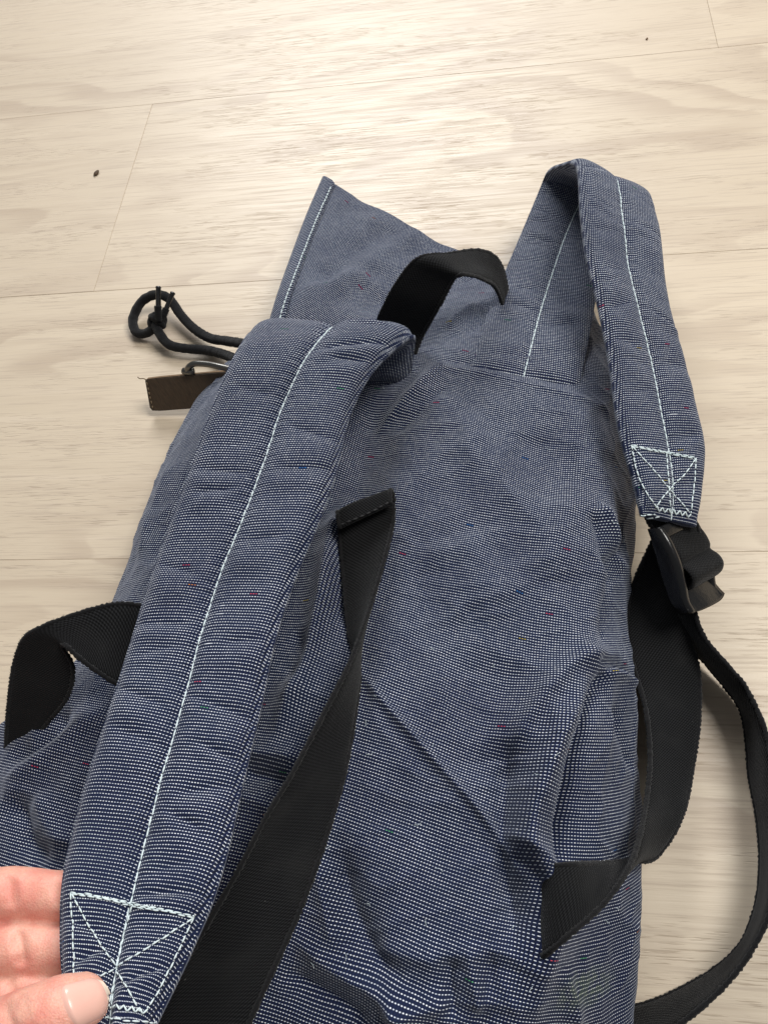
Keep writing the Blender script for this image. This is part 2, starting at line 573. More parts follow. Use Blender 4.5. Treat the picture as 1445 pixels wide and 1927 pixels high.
# ---- body: coarse control lattice (pixel, pixel, height in mm), columns left floor .. right floor
LAT = [
 [(620,600,2),(600,590,8),(640,570,20),(720,556,25),(820,535,27),(930,525,26),(1040,540,22),(1090,555,15),(1110,565,8),(1100,575,2)],
 [(530,660,2),(505,655,12),(560,630,42),(690,620,51),(810,605,53),(930,590,52),(1060,598,44),(1112,610,32),(1132,620,15),(1118,630,2)],
 [(455,690,2),(430,682,18),(500,700,52),(650,700,62),(800,688,66),(950,692,64),(1090,706,57),(1150,718,44),(1180,730,20),(1160,745,2)],
 [(390,790,2),(352,785,20),(430,780,58),(620,790,68),(790,800,70),(950,815,69),(1110,830,63),(1165,838,46),(1196,842,20),(1180,850,2)],
 [(330,940,2),(280,938,22),(360,920,62),(590,930,72),(770,950,74),(950,970,72),(1120,985,67),(1172,988,48),(1196,985,22),(1178,985,2)],
 [(285,1095,2),(230,1092,24),(310,1070,66),(570,1080,75),(750,1100,76),(940,1125,74),(1105,1140,68),(1156,1138,48),(1182,1135,24),(1165,1135,2)],
 [(220,1245,2),(150,1240,28),(240,1220,68),(540,1235,77),(740,1260,78),(930,1285,76),(1085,1298,72),(1156,1290,56),(1190,1280,28),(1170,1275,2)],
 [(90,1390,2),(-5,1378,28),(120,1355,64),(500,1385,77),(720,1410,80),(910,1435,78),(1060,1445,74),(1148,1435,56),(1199,1420,28),(1175,1415,2)],
 [(10,1530,2),(-90,1510,28),(40,1510,62),(470,1545,77),(700,1570,79),(890,1595,77),(1040,1605,72),(1145,1595,53),(1204,1580,28),(1180,1575,2)],
 [(-40,1690,2),(-140,1670,28),(0,1660,60),(430,1705,74),(670,1730,76),(870,1755,75),(1015,1765,71),(1128,1755,48),(1199,1735,26),(1175,1730,2)],
 [(-60,1860,2),(-160,1840,26),(-20,1830,56),(400,1865,68),(650,1890,70),(850,1915,70),(1000,1925,64),(1108,1910,44),(1191,1895,24),(1165,1890,2)],
 [(-40,2080,2),(-140,2060,20),(0,2050,44),(390,2085,54),(630,2110,56),(830,2130,56),(970,2135,50),(1080,2120,34),(1160,2100,18),(1140,2090,2)],
 [(20,2230,2),(-60,2220,7),(60,2210,14),(400,2230,18),(620,2250,18),(810,2260,18),(940,2260,16),(1040,2240,12),(1110,2220,7),(1090,2210,2)],
]
lat = np.array([[P(a, b, h / 1000) for a, b, h in r] for r in LAT])
NR, NC = 440, 370
g = catmull_u(lat, NR)
g = catmull_u(g.transpose(1, 0, 2), NC).transpose(1, 0, 2)
du = np.linalg.norm(np.diff(g, axis=1), axis=2); dv = np.linalg.norm(np.diff(g, axis=0), axis=2)
Uc = np.concatenate([np.zeros((NR, 1)), np.cumsum(du, 1)], 1); Uc -= Uc[:, NC // 2:NC // 2 + 1]
Vc = np.concatenate([np.zeros((1, NC)), np.cumsum(dv, 0)], 0); Vc -= Vc[NR // 2:NR // 2 + 1]
nb = nz(np.cross(np.gradient(g, axis=1), -np.gradient(g, axis=0)))

FOLDS = [  # polyline in the photograph, height mm (+ ridge, - valley), half width mm, height of the plane it lies in
 ([(668,1255),(740,1345),(820,1432),(900,1522),(955,1600),(985,1655)], 3.9, 2.7, 80),
 ([(700,1500),(800,1570),(880,1640)], -2.0, 11, 80),
 ([(960,1230),(920,1330),(880,1420),(900,1480)], -4.2, 16, 78),
 ([(1165,1205),(1085,1240),(1030,1300),(985,1370),(960,1440)], 6.5, 8, 76),
 ([(1120,1265),(1070,1350),(1025,1450),(995,1545),(1000,1620),(1030,1665),(1025,1740),(1010,1810),(1000,1920)], 10.5, 8.5, 76),
 ([(960,1390),(950,1500),(945,1580),(955,1650),(970,1730),(960,1800)], -9.5, 8, 76),
 ([(1150,1230),(1118,1290),(1090,1360),(1068,1450),(1052,1560),(1042,1640)], -8.0, 3.4, 72),
 ([(945,1565),(990,1590),(1035,1628)], 4.0, 4.0, 76),
 ([(960,1605),(1000,1640),(1025,1690)], -3.5, 3.2, 76),
 ([(598,1620),(612,1700),(632,1790)], 5.0, 5.0, 76),
 ([(640,1600),(652,1690),(690,1780),(760,1850)], -8.0, 8.5, 76),
 ([(560,1770),(640,1825),(730,1880),(800,1940)], 6.0, 6.0, 70),
 ([(540,1830),(620,1880),(700,1935)], -5.0, 5.0, 70),
 ([(720,1905),(790,1895),(855,1890)], 5.0, 6, 70),
 ([(700,1790),(780,1800),(840,1812)], 4.5, 8, 72),
 ([(852,1800),(846,1850),(852,1920)], -4.2, 4.0, 72),
 ([(885,1770),(890,1840),(910,1920)], 4.5, 6.0, 72),
 ([(930,1790),(920,1860),(900,1940)], -3.5, 6.0, 72),
 ([(1040,1820),(1070,1880),(1080,1940)], 3.0, 5.0, 60),
 ([(790,690),(845,775),(900,860),(955,935),(1000,1010)], 3.4, 11, 70),
 ([(700,730),(690,830),(660,930),(640,1010)], -9.0, 13, 72),
 ([(705,800),(760,760),(810,715),(835,680)], 3.8, 4.0, 68),
 ([(735,815),(800,770),(850,720)], -2.5, 5.0, 68),
 ([(800,700),(900,708),(985,722),(1090,742),(1160,750)], 1.6, 3.0, 64),
 ([(800,680),(900,688),(985,700),(1090,718)], -1.2, 3.0, 64),
 ([(1080,900),(1050,1000),(1060,1100)], 3.0, 12, 70),
 ([(1000,800),(1040,880),(1050,960)], -3.0, 12, 70),
 ([(870,1000),(900,1080),(980,1130)], 3.0, 14, 74),
 ([(800,1050),(830,1150),(900,1200)], -2.5, 14, 74),
 ([(1125,955),(1155,1005),(1182,1050)], 4.0, 3.6, 62),
 ([(1110,975),(1135,1030),(1150,1080)], -3.0, 3.6, 62),
 ([(1195,925),(1172,1000),(1152,1080),(1140,1160),(1132,1225)], -4.0, 2.8, 60),
 ([(1110,1255),(1150,1245),(1196,1232)], -4.0, 3.0, 62),
 ([(1120,1275),(1160,1262),(1196,1262)], 4.5, 4.0, 62),
 ([(1150,1330),(1180,1400),(1195,1440)], -3.0, 3.5, 50),
 ([(640,900),(628,1000),(618,1090),(598,1190),(560,1310),(510,1420)], 10.0, 8, 78),
 ([(660,980),(650,1100),(640,1180)], -5.0, 6, 78),
 ([(455,1420),(510,1425),(570,1432)], 6.0, 5.0, 78),
 ([(450,1455),(510,1465),(560,1500)], -6.0, 5.0, 78),
 ([(430,1500),(490,1510),(530,1540)], 5.0, 6.0, 78),
 ([(560,1190),(575,1240),(540,1290)], -4.0, 6, 78),
 ([(0,1480),(80,1440),(160,1390),(230,1330)], 5.0, 8, 60),
 ([(10,1430),(90,1395),(150,1340)], -4.5, 6, 60),
 ([(20,1500),(48,1545),(60,1590),(110,1625)], -6.5, 7, 60),
 ([(80,1500),(110,1560),(150,1600)], 4.0, 8, 60),
 ([(330,850),(290,960),(262,1060)], 3.5, 6, 50),
 ([(355,850),(318,960),(285,1070)], -5, 5, 60),
 ([(840,640),(870,600),(900,560)], 3.0, 5, 50),
 ([(880,650),(905,610),(915,560)], -3.0, 5, 50),
]
disp = np.zeros((NR, NC))
XY = g[..., :2]
for poly, amp, sig, h in FOLDS:
    q = catmull(np.array([P(a, b, h / 1000) for a, b in poly]), 26)[:, :2]
    best = np.full((NR, NC), 1e9); tb = np.zeros((NR, NC))
    for i in range(len(q) - 1):
        a, b = q[i], q[i + 1]
        ab = b - a
        t = np.clip(((XY - a) @ ab) / (ab @ ab), 0, 1)
        d = np.linalg.norm(XY - a - t[..., None] * ab, axis=2)
        m_ = d < best
        best[m_] = d[m_]; tb[m_] = ((i + t) / (len(q) - 1))[m_]
    fade = np.clip(np.sin(np.pi * np.clip(tb, 0.0, 1.0)) * 1.6 + .12, 0, 1)
    prof = np.exp(-(best / (sig / 1000)) ** 2 * .7) if sig >= 9 else np.exp(-(np.sqrt(best ** 2 + (.22 * sig / 1000) ** 2) - .22 * sig / 1000) / (.72 * sig / 1000))
    disp += (1.3 if sig >= 9 else 1.25) * amp / 1000 * fade * prof
low = vnoise(g, 38, 1.3) * .0016 + vnoise(g * np.array([1.0, .6, 1.0]), 95, 4.1) * .0007 + vnoise(g, 170, 8.1) * .00015
rid = 1 - np.abs(vnoise(g * np.array([1.0, .55, 1.0]), 30, 14.0)) * 3.2
low += np.clip(rid, 0, 1) ** 2.2 * .0013
rid = 1 - np.abs(vnoise(g * np.array([.6, 1.0, 1.0]) + vnoise(g, 20, 3.0)[..., None] * .01, 58, 24.0)) * 3.4
low += np.clip(rid, 0, 1) ** 2.2 * .0007
wz = np.clip((g[..., 2] - .004) / .02, 0, 1)
g = g + nb * ((disp + low) * wz)[..., None]
g[..., 2] = np.maximum(g[..., 2], .0012)
verts = g.reshape(-1, 3); uvs = np.stack([Uc, Vc - .0135 * np.tanh(Uc / .075)], -1).reshape(-1, 2)
faces = [(i * NC + j, i * NC + NC + j, i * NC + NC + j + 1, i * NC + j + 1) for i in range(NR - 1) for j in range(NC - 1)]
faces += [(i * NC + NC - 1, i * NC + NC + NC - 1, i * NC + NC, i * NC) for i in range(NR - 1)]
faces += [tuple(range(NC)), tuple(range(NR * NC - 1, NR * NC - NC - 1, -1))]
body_me = pydata('back_panel', verts, faces, uvs)
sc_ = P(1100, 1862, .05); sx, sy = nz(P(1150, 1835, .05) - P(1060, 1880, .05))[:2]
dx, dy = verts[:, 0] - sc_[0], verts[:, 1] - sc_[1]
la, lb = dx * sx + dy * sy, -dx * sy + dy * sx
body_me.attributes.new('stain', 'FLOAT', 'POINT').data.foreach_set('value', np.clip(1.35 - np.sqrt((la / .012) ** 2 + (lb / .0055) ** 2), 0, 1).astype(np.float32))
body = link('back_panel', body_me, 'fabric', bag)
body_bvh = bvh_of(verts, faces[:(NR - 1) * (NC - 1)])

# ---- top flap lying beyond the body, with its folded hem
FL = [
 [(613,336,30),(700,385,30),(780,430,29),(860,474,27),(960,535,20),(1040,585,12)],
 [(585,405,36),(680,450,38),(765,490,36),(845,525,34),(940,570,26),(1020,610,16)],
 [(556,480,44),(655,515,46),(745,550,44),(825,580,42),(910,610,34),(1000,640,22)],
 [(530,555,50),(630,585,53),(720,610,50),(800,635,46),(890,655,38),(980,675,26)],
 [(508,630,48),(605,650,50),(700,675,48),(780,695,44),(870,710,36),(960,725,26)],
]
fl = np.array([[P(a, b, h / 1000) for a, b, h in r] for r in FL])
FR, FC = 120, 140
fg = catmull_u(fl, FR); fg = catmull_u(fg.transpose(1, 0, 2), FC).transpose(1, 0, 2)
fn = nz(np.cross(np.gradient(fg, axis=1), -np.gradient(fg, axis=0)))
fU = np.concatenate([np.zeros((FR, 1)), np.cumsum(np.linalg.norm(np.diff(fg, axis=1), axis=2), 1)], 1)
fV = np.concatenate([np.zeros((1, FC)), np.cumsum(np.linalg.norm(np.diff(fg, axis=0), axis=2), 0)], 0)
fd = vnoise(fg, 34, 2.2) * .0035 + vnoise(fg, 80, 6.2) * .0010
for poly, amp, sig in [([(760,440),(700,500),(650,560)], 3.5, 7), ([(720,420),(660,480),(610,540)], -3.0, 7),
                       ([(790,500),(740,560),(700,600)], -3.0, 7), ([(600,560),(680,545),(740,560)], 2.6, 6)]:
    q = catmull(np.array([P(a, b, .04) for a, b in poly]), 16)[:, :2]
    dd = np.min(np.linalg.norm(fg[:, :, None, :2] - q[None, None], axis=3), axis=2)
    fd += amp / 1000 * np.exp(-(dd / (sig / 1000)) ** 2 * .7)
fd *= np.clip(np.arange(FC) / 18.0, .12, 1)[None]
ft = fg + fn * fd[..., None]
fb = ft - fn * .0022
NF = FR * FC
fverts = np.vstack([ft.reshape(-1, 3), fb.reshape(-1, 3)])
fverts[:, 2] = np.maximum(fverts[:, 2], .001)
ang = math.radians(4)
fuv = np.stack([fU * math.cos(ang) - fV * math.sin(ang), fU * math.sin(ang) + fV * math.cos(ang)], -1).reshape(-1, 2)
ff = []
for i in range(FR - 1):
    for j in range(FC - 1):
        q = i * FC + j
        ff.append((q, q + FC, q + FC + 1, q + 1)); ff.append((NF + q, NF + q + 1, NF + q + FC + 1, NF + q + FC))
    for j in (0, FC - 1):
        q = i * FC + j
        f = (q, NF + q, NF + q + FC, q + FC); ff.append(f if j == 0 else f[::-1])
for i in (0, FR - 1):
    for j in range(FC - 1):
        q = i * FC + j
        f = (q, q + 1, NF + q + 1, NF + q); ff.append(f if i == 0 else f[::-1])
flap = link('top_flap', pydata('top_flap', fverts, ff, np.vstack([fuv, fuv])), 'fabric', bag)

hemE1 = [(607,334,31),(577,404,37),(549,478,45),(523,552,51),(500,630,49)]
hemE2 = [(630,346,31.5),(600,418,38),(570,496,46),(545,566,52),(526,638,50)]
def hem_top(S, V_, W):
    return .0016 * np.clip(1 - np.abs(S) ** 4, 0, 1) + .0007
hv, hf, huv, hT, _, _ = ribbon(hemE1, hemE2, 90, 13, hem_top, lambda S, V_, W: hem_top(S, V_, W) * 1.2)
hr = math.radians(52)
huv = np.stack([huv[:, 0] * math.cos(hr) - huv[:, 1] * math.sin(hr), huv[:, 0] * math.sin(hr) + huv[:, 1] * math.cos(hr)], -1)
hem = link('hem', pydata('hem', hv, hf, huv), 'fabric', flap)
hb = bvh_of(hv, hf)
stitched('hem_stitching', hb, [[(622,352),(592,420),(563,494),(538,562),(519,625)]], flap, length=.0032, gap=.0009, rad=.00045)

# ---- padded shoulder straps
def strap(name, E1, E2, parent, thick, flat_from, label, n=420, m=61, seed=0.0, bend=3, pinch=0.0):
    mids = [(P(a[0], a[1], a[2] / 1000) + P(b[0], b[1], b[2] / 1000)) / 2 for a, b in zip(E1, E2)]
    cum = np.r_[0, np.cumsum([np.linalg.norm(mids[i + 1] - mids[i]) for i in range(len(mids) - 1)])]
    v_fold = cum[bend]
    rd = random.Random(int(seed * 10) + 3)
    dents = []
    for side in (0, 1):
        L_ = []
        v0 = .0
        while v0 < .62:
            for sg in (-1, 1):
                if rd.random() < .68:
                    L_.append((sg * rd.uniform(.38, .68), v0 + rd.uniform(-.006, .006), rd.uniform(.22, .50), rd.uniform(.0014, .0044),
                               rd.uniform(-.012, .012), thick * rd.uniform(.10, .36)))
            v0 += rd.uniform(.011, .026)
        dents.append(L_)
    def pad(S, V_, W, side):
        a = np.abs(S)
        lob = np.clip(1 - np.abs(2 * a - .94) ** 3.2, 0, 1) ** .55        # one cushion each side of the seam
        edge = np.where(a > .955, .10, 1.0)
        base = .0013
        k = np.clip((flat_from - V_) / .012, 0, 1); k = k * k * (3 - 2 * k)
        q = np.stack([S * .9 + seed, V_ * 46, V_ * 0 + side * 3], -1)
        w1 = vnoise(q, 1.0, seed)
        q2 = np.stack([S * 1.7 + seed, V_ * 120, V_ * 0 + side * 5], -1)
        w2 = vnoise(q2, 1.0, seed + 3)
        cre = vnoise(np.stack([S * .35 + seed, V_ * 50, V_ * 0], -1), 1.0, seed + 9)
        cre = -np.clip(.22 - np.abs(cre), 0, .22) / .22                     # sharp sideways creases
        cm = np.clip(vnoise(np.stack([S * 1.1 + seed, V_ * 30, V_ * 0], -1), 1.0, seed + 19) * 2.2 + .35, 0, 1.3)
        dent = np.zeros_like(S)
        for s0, v0, ws, wv, sl, am in dents[side]:
            q_ = (V_ - v0 - sl * (S - s0)) / wv
            dent += am * np.exp(-((S - s0) / ws) ** 4) * (np.exp(-np.abs(q_) * 1.3) - .55 * np.exp(-((q_ - 2.4) / 1.6) ** 2))
        pk = np.sin(V_ * 2 * np.pi / .0042 + 3 * w1) * np.exp(-((a - .06) / .10) ** 2)
        h = thick * lob * (1 + .16 * w1) * edge + (thick * .07 * w2 + thick * .05 * cre * cm) * lob - dent * np.clip(lob * 2, 0, 1)
        h = h * np.clip((V_ - .018) / .03, 0.0, 1) if pinch else h
        h = h * (1 - pinch * np.exp(-((V_ - v_fold) / .016) ** 2))
        h += .00030 * pk * (a > .012)
        small = .0004 * w1 + .00025 * w2
        return base + (h * k + small * (1 - .5 * k)) * (.85 if side == 0 else 1.0)
    v, f, uv, T, nor, vl = ribbon(E1, E2, n, m, lambda S, V_, W: pad(S, V_, W, 0), lambda S, V_, W: pad(S, V_, W, 1))
    o = link(name, pydata(name, v, f, uv), 'fabric', parent)
    o['label'] = label
    return o, v, f, T, nor, vl

LE1 = [(585,745,54),(535,695,70),(497,652,92),(474,628,112),(452,652,124),(428,698,128),(397,775,126),(355,890,123),(319,990,121),(284,1090,120),(250,1200,122),
       (214,1315,125),(170,1450,129),(137,1570,133),(119,1660,137),(114,1750,142),(118,1840,148),(135,1930,154),(150,2000,158)]
LE2 = [(770,750,48),(774,708,64),(778,666,80),(779,634,95),(738,662,103),(694,712,108),(657,790,110),(633,890,112),(600,985,115),(556,1090,115),(519,1205,118),
       (490,1340,120),(457,1480,124),(430,1600,129),(402,1695,134),(368,1775,139),(328,1860,145),(290,1940,151),(262,2010,155)]
s1, s1v, s1f, s1T, s1n, s1l = strap('shoulder_strap', LE1, LE2, bag, .0070, .415, 'shoulder strap whose end is held by the hand', seed=2.0)
# ---- right strap, folded back over itself beyond the bag
RE1 = [(868,748,38),(879,710,57),(885,686,64),(912,605,54),(945,525,47),(985,430,41),(1016,355,40),(1028,326,49),(1050,312,66),(1084,312,84),(1092,400,90),(1102,480,88),(1124,570,86),
       (1146,680,83),(1158,770,81),(1171,835,79),(1193,905,76),(1207,970,72)]
RE2 = [(1074,784,34),(1084,748,48),(1091,722,57),(1110,625,50),(1126,540,43),(1150,450,36),(1180,392,33),(1204,372,39),(1218,372,52),(1227,388,66),(1240,440,70),(1250,530,70),(1264,605,67),
       (1288,690,63),(1310,780,60),(1323,848,57),(1317,910,55),(1306,992,54)]
s2, s2v, s2f, s2T, s2n, s2l = strap('shoulder_strap', RE1, RE2, bag, .0046, .500, 'shoulder strap folded over beyond the bag, ending in a buckle', seed=7.0, bend=8, pinch=.75)

def seam_along(T, nor, vl, a, b, parent, down=False):
    m = T[0].shape[1] // 2
    sel = (vl >= a) & (vl <= b)
    parts = stitch_line((T[0][:, m] + nor * .0003)[sel], .0036, .0003, .00037) + stitch_line((T[1][:, m] - nor * .0003)[sel], .0036, .0003, .00037)
    V_, F_ = merge(parts)
    o = link('centre_stitching', pydata('centre_stitching', V_, F_), 'thread', parent)
    o['kind'] = 'stuff'
seam_along(s1T, s1n, s1l, .0, s1l[-1], s1)
seam_along(s2T, s2n, s2l, .0, s2l[-1], s2)

def zig(p0, p1, k, amp):
    p0, p1 = np.array(p0, float), np.array(p1, float)
    d = p1 - p0; nn = np.array([-d[1], d[0]]) / np.linalg.norm(d)
    return [tuple(p0 + d * i / k + nn * amp * (1 if i % 2 else -1)) for i in range(k + 1)]
def segs(pl):
    return [[pl[i], pl[i + 1]] for i in range(len(pl) - 1)]
b1 = bvh_of(s1v, s1f)
stitched('box_stitching', b1, [
    [(134,1681),(190,1690),(250,1704),(310,1714),(364,1725)], [(136,1684),(192,1693),(252,1707),(312,1717),(362,1728)], [(160,1683),(250,1701),(330,1716)],
    [(134,1681),(138,1760),(140,1835)], [(364,1727),(330,1800),(300,1860),(276,1900)],
    [(136,1683),(180,1765),(218,1822),(262,1905)], [(362,1728),(300,1772),(218,1822),(160,1858)], [(250,1706),(232,1770),(218,1822),(203,1895)],
    [(196,1917),(240,1922),(292,1926)]] + segs(zig((205,1893), (276,1906), 10, 5)), s1, length=.0024, gap=.0006, rad=.00028)
b2 = bvh_of(s2v, s2f)
stitched('box_stitching', b2, [
    [(1188,838),(1225,846),(1260,852),(1309,862)], [(1190,841),(1225,848),(1262,855),(1307,864)],
    [(1188,838),(1200,890),(1218,930),(1236,957)], [(1309,862),(1305,915),(1299,966)],
    [(1189,840),(1225,880),(1259,921),(1297,964)], [(1308,864),(1285,895),(1259,921),(1233,955)], [(1253,852),(1258,921),(1262,972)],
    [(1207,970),(1232,968)], [(1207,976),(1240,972)]] + segs(zig((1234,957), (1299,970), 12, 5)), s2, length=.0030, gap=.0007, rad=.00034)

# ---- carrying handle of webbing between the straps
hE1 = [(700,640,62),(712,602,72),(738,548,92),(768,503,106),(795,482,112),(845,476,106),(900,470,92),(934,488,76),(950,530,58),(955,570,48)]
hE2 = [(780,668,64),(798,625,72),(828,572,92),(850,530,104),(866,516,109),(884,518,103),(908,526,88),(930,538,72),(944,570,56),(950,600,48)]
web_ribbon('carrying_handle', hE1, hE2, bag, n=140, seed=11)

# ---- left webbing tail with a half twist, lying over the back panel
tE1 = [(736,922,90),(738,985,88),(704,1120,92),(672,1212,100),(632,1300,106),(560,1440,112),(500,1540,114),(448,1640,114),(388,1745,114),(300,1905,112),(250,2000,110)]
tE2 = [(637,966,86),(646,1070,80),(660,1190,80),(676,1262,84),(670,1330,88),(652,1430,94),(634,1510,98),(598,1625,102),(560,1725,104),(498,1860,106),(440,1990,106)]
tail, tT = web_ribbon('webbing_tail', tE1, tE2, bag, n=240, seed=23)
tail['label'] = 'loose twisted webbing tail lying over the back panel'
# its folded and sewn end
fE1 = [(741,945,88),(738,926,91),(735,921,93),(733,924,95),(735,948,94.5)]
fE2 = [(640,985,86),(637,970,88.5),(636,964,90.5),(636,968,92.5),(641,995,91.5)]
web_ribbon('folded_end', fE1, fE2, tail, n=30, seed=3)
fv_b = bvh_of(*[(lambda r: r[0])(x) for x in []] or ([tuple(v.co) for v in bpy.data.meshes['folded_end'].vertices], [tuple(p.vertices) for p in bpy.data.meshes['folded_end'].polygons]))
stitched('end_stitching', fv_b, [[(642,988),(690,968),(735,944)]], tail, mat='dkthread', length=.002, gap=.0014, rad=.0004)

# ---- webbing loop on the left side
kE1 = [(330,1165,92),(270,1142,92),(215,1138,96),(140,1158,102),(80,1180,106),(48,1198,104),(30,1242,92),(21,1300,78),(14,1370,60),(10,1440,42),(8,1480,30)]
kE2 = [(300,1310,88),(225,1288,90),(185,1264,94),(150,1238,99),(122,1214,102),(118,1218,98),(138,1256,88),(128,1310,76),(84,1366,60),(40,1430,42),(30,1475,30)]
web_ribbon('side_loop', kE1, kE2, bag, n=130, seed=31, sag=.001)

# ---- right webbing from buckle to the lower side seam (half twist at the bag's edge)
rE1 = [(1232,1010,40),(1212,1052,34),(1186,1120,26),(1180,1200,24),(1196,1262,26),(1216,1335,30),(1222,1420,36),(1216,1500,46),(1200,1580,62),(1176,1640,76),(1130,1706,84),(1066,1764,88),(1024,1796,80),(1000,1815,60)]
rE2 = [(1290,1030,36),(1272,1070,30),(1272,1140,24),(1296,1205,20),(1313,1265,18),(1314,1350,18),(1302,1450,20),(1282,1535,28),(1236,1612,38),(1190,1622,52),(1130,1626,66),(1075,1628,82),(1028,1632,78),(1000,1636,58)]
web_ribbon('lower_webbing', rE1, rE2, bag, n=220, seed=41)
# ---- free tail standing on edge on the floor, looping round to the bag
qE1 = [(1262,1040,34),(1252,1095,26),(1266,1150,18),(1302,1212,10),(1335,1256,5),(1388,1332,2.5),(1402,1400,2.5),(1408,1460,2.5),(1424,1540,2.5),(1432,1610,2.5),(1428,1685,2.5),(1404,1758,2.5),(1368,1803,2.5),(1310,1846,2.5),(1240,1880,2.5),(1165,1900,2.5)]
qE2 = [(1318,1050,36),(1306,1130,34),(1322,1200,33),(1372,1262,31),(1402,1296,30),(1440,1372,30),(1456,1450,30),(1464,1520,30),(1468,1590,30),(1462,1660,30),(1446,1730,30),(1412,1800,28),(1366,1858,26),(1306,1908,25),(1240,1950,24),(1160,1975,22)]
qt, _ = web_ribbon('free_webbing_end', qE1, qE2, bag, n=240, seed=57)
qt['label'] = 'free webbing end standing on edge in a loop on the floor'

# ---- slide buckle
def buckle():
    o0 = P(1290, 1058, .045)
    bdir = nz(P(1322, 1140, .034) - P(1272, 985, .056))              # along the strap
    adir = P(1345, 1060, .028) - P(1250, 1060, .056)
    adir = nz(adir - bdir * (adir @ bdir))
    ndir = nz(np.cross(adir, bdir))
    if ndir[2] < 0:
        ndir = -ndir
    def W(a, b, c):
        return o0 + (adir * a + bdir * b + ndir * c) * .92 / 1000.0
    def slab(outline, c0, c1, bev=.0007, seg=2):
        bm = bmesh.new()
        lo = [bm.verts.new(W(a, b, c0)) for a, b in outline]; hi = [bm.verts.new(W(a, b, c1)) for a, b in outline]
        n = len(lo)
        bm.faces.new(lo[::-1]); bm.faces.new(hi)
        for i in range(n):
            bm.faces.new((lo[i], lo[(i + 1) % n], hi[(i + 1) % n], hi[i]))
        bmesh.ops.recalc_face_normals(bm, faces=bm.faces)
        bmesh.ops.bevel(bm, geom=bm.edges[:], offset=bev, segments=seg, affect='EDGES', profile=.6)
        V_ = [np.array(v.co) for v in bm.verts]
        for i, v in enumerate(bm.verts):
            v.index = i
        F_ = [tuple(v.index for v in f.verts) for f in bm.faces]
        bm.free()
        return V_, F_
    def sweep(path, prof, k=24):
        """profile (a, c) offsets swept along (b) with side shift, for the side rails and lip"""
        pass
    parent = empty_part('strap_buckle', o0)
    # side rails, humped like the real moulding
    for sgn in (-1, 1):
        dz = -3.5 if sgn > 0 else 0
        pts = catmull(np.array([W(sgn * 16.2, -24, dz - .5), W(sgn * 17.4, -16, 1.6 + dz), W(sgn * 17.6, -4, 2.2 + dz), W(sgn * 17.4, 8, 1.4 + dz), W(sgn * 17.0, 17, .6 + dz), W(sgn * 15.0, 24, 1.6 + dz)]), 40)
        n, V_, F_ = 14, [], []
        for i, p in enumerate(pts):
            k = math.sin(math.pi * (i + 4) / 48)
            ra, rc = 2.3 + .4 * k, 3.0 + 2.8 * k
            for j in range(n):
                th = 2 * math.pi * j / n
                ca, sa = math.cos(th), math.sin(th)
                V_.append(p + (adir * ra * math.copysign(abs(ca) ** .7, ca) + ndir * rc * math.copysign(abs(sa) ** .7, sa)) / 1000)
        for i in range(39):
            for j in range(n):
                F_.append((i * n + j, i * n + (j + 1) % n, i * n + n + (j + 1) % n, i * n + n + j))
        F_ += [tuple(range(n))[::-1], tuple(range(39 * n, 40 * n))]
        link('side_rail', pydata('side_rail', V_, F_), 'plastic', parent)
    for nm, outline, c0, c1 in (
        ('top_bar', [(-17, -24), (17, -24), (17, -17), (-17, -17)], -2.0, 3.2),
        ('middle_bar', [(-17, -5), (17, -5), (17, 2), (-17, 2)], -1.0, 3.5)):
        link(nm, pydata(nm, *slab(outline, c0, c1)), 'plastic', parent)
    # flared thumb lip
    n1, n2 = 18, 14
    V_, F_ = [], []
    for side in (0, 1):
        for i in range(n1):
            for j in range(n2):
                s = -1 + 2 * i / (n1 - 1); t = j / (n2 - 1)
                b = 10 + 15.5 * t - 2.2 * (1 - s * s) * (1 - t) + 1.0 * s * t - 2.5 * abs(s) ** 5 * t
                c = .2 + 5.4 * t * t - (2.0 if side else 0) + .8 * math.cos(s * 2)
                V_.append(W(s * (19.2 - 1.0 * t), b, c))
    N = n1 * n2
    for i in range(n1 - 1):
        for j in range(n2 - 1):
            q = i * n2 + j
            F_.append((q, q + n2, q + n2 + 1, q + 1)); F_.append((N + q, N + q + 1, N + q + n2 + 1, N + q + n2))
        for j in (0, n2 - 1):
            q = i * n2 + j; F_.append((q, N + q, N + q + n2, q + n2) if j == 0 else (q, q + n2, N + q + n2, N + q))
    for i in (0, n1 - 1):
        for j in range(n2 - 1):
            q = i * n2 + j; F_.append((q, q + 1, N + q + 1, N + q) if i == 0 else (q, N + q, N + q + 1, q + 1))
    link('thumb_lip', pydata('thumb_lip', V_, F_), 'plastic', parent)
    # webbing wound over the bars
    prof = [(-22, -3), (-19, -.4), (-14, 2.8), (-9, 4.8), (-4.5, 5.4), (-2.5, 4.6), (-1, 5.0), (2.5, 8.4), (7, 9.6), (11.2, 7.0), (11.6, 2.4), (8, -1.5), (0, -4), (-10, -5), (-16, -6)]
    pr = catmull(np.array([(b, c, 0) for b, c in prof]), 70)
    V_, F_, UV = [], [], []
    m = 15
    ln = np.r_[0, np.cumsum(np.linalg.norm(np.diff(pr, axis=0), axis=1))]
    tn = nz(np.gradient(pr, axis=0))
    for side in (0, 1):
        for i in range(70):
            nb_, nc_ = -tn[i][1], tn[i][0]
            off = (-1.1 if side else 1.1)
            for j in range(m):
                s = -1 + 2 * j / (m - 1)
                o_ = off * (.4 + .6 * (1 - s ** 8))
                V_.append(W(s * 16.2 + 2.6, pr[i][0] + nb_ * o_, pr[i][1] + nc_ * o_)); UV.append((s * .0152, ln[i] / 1000))
    N = 70 * m
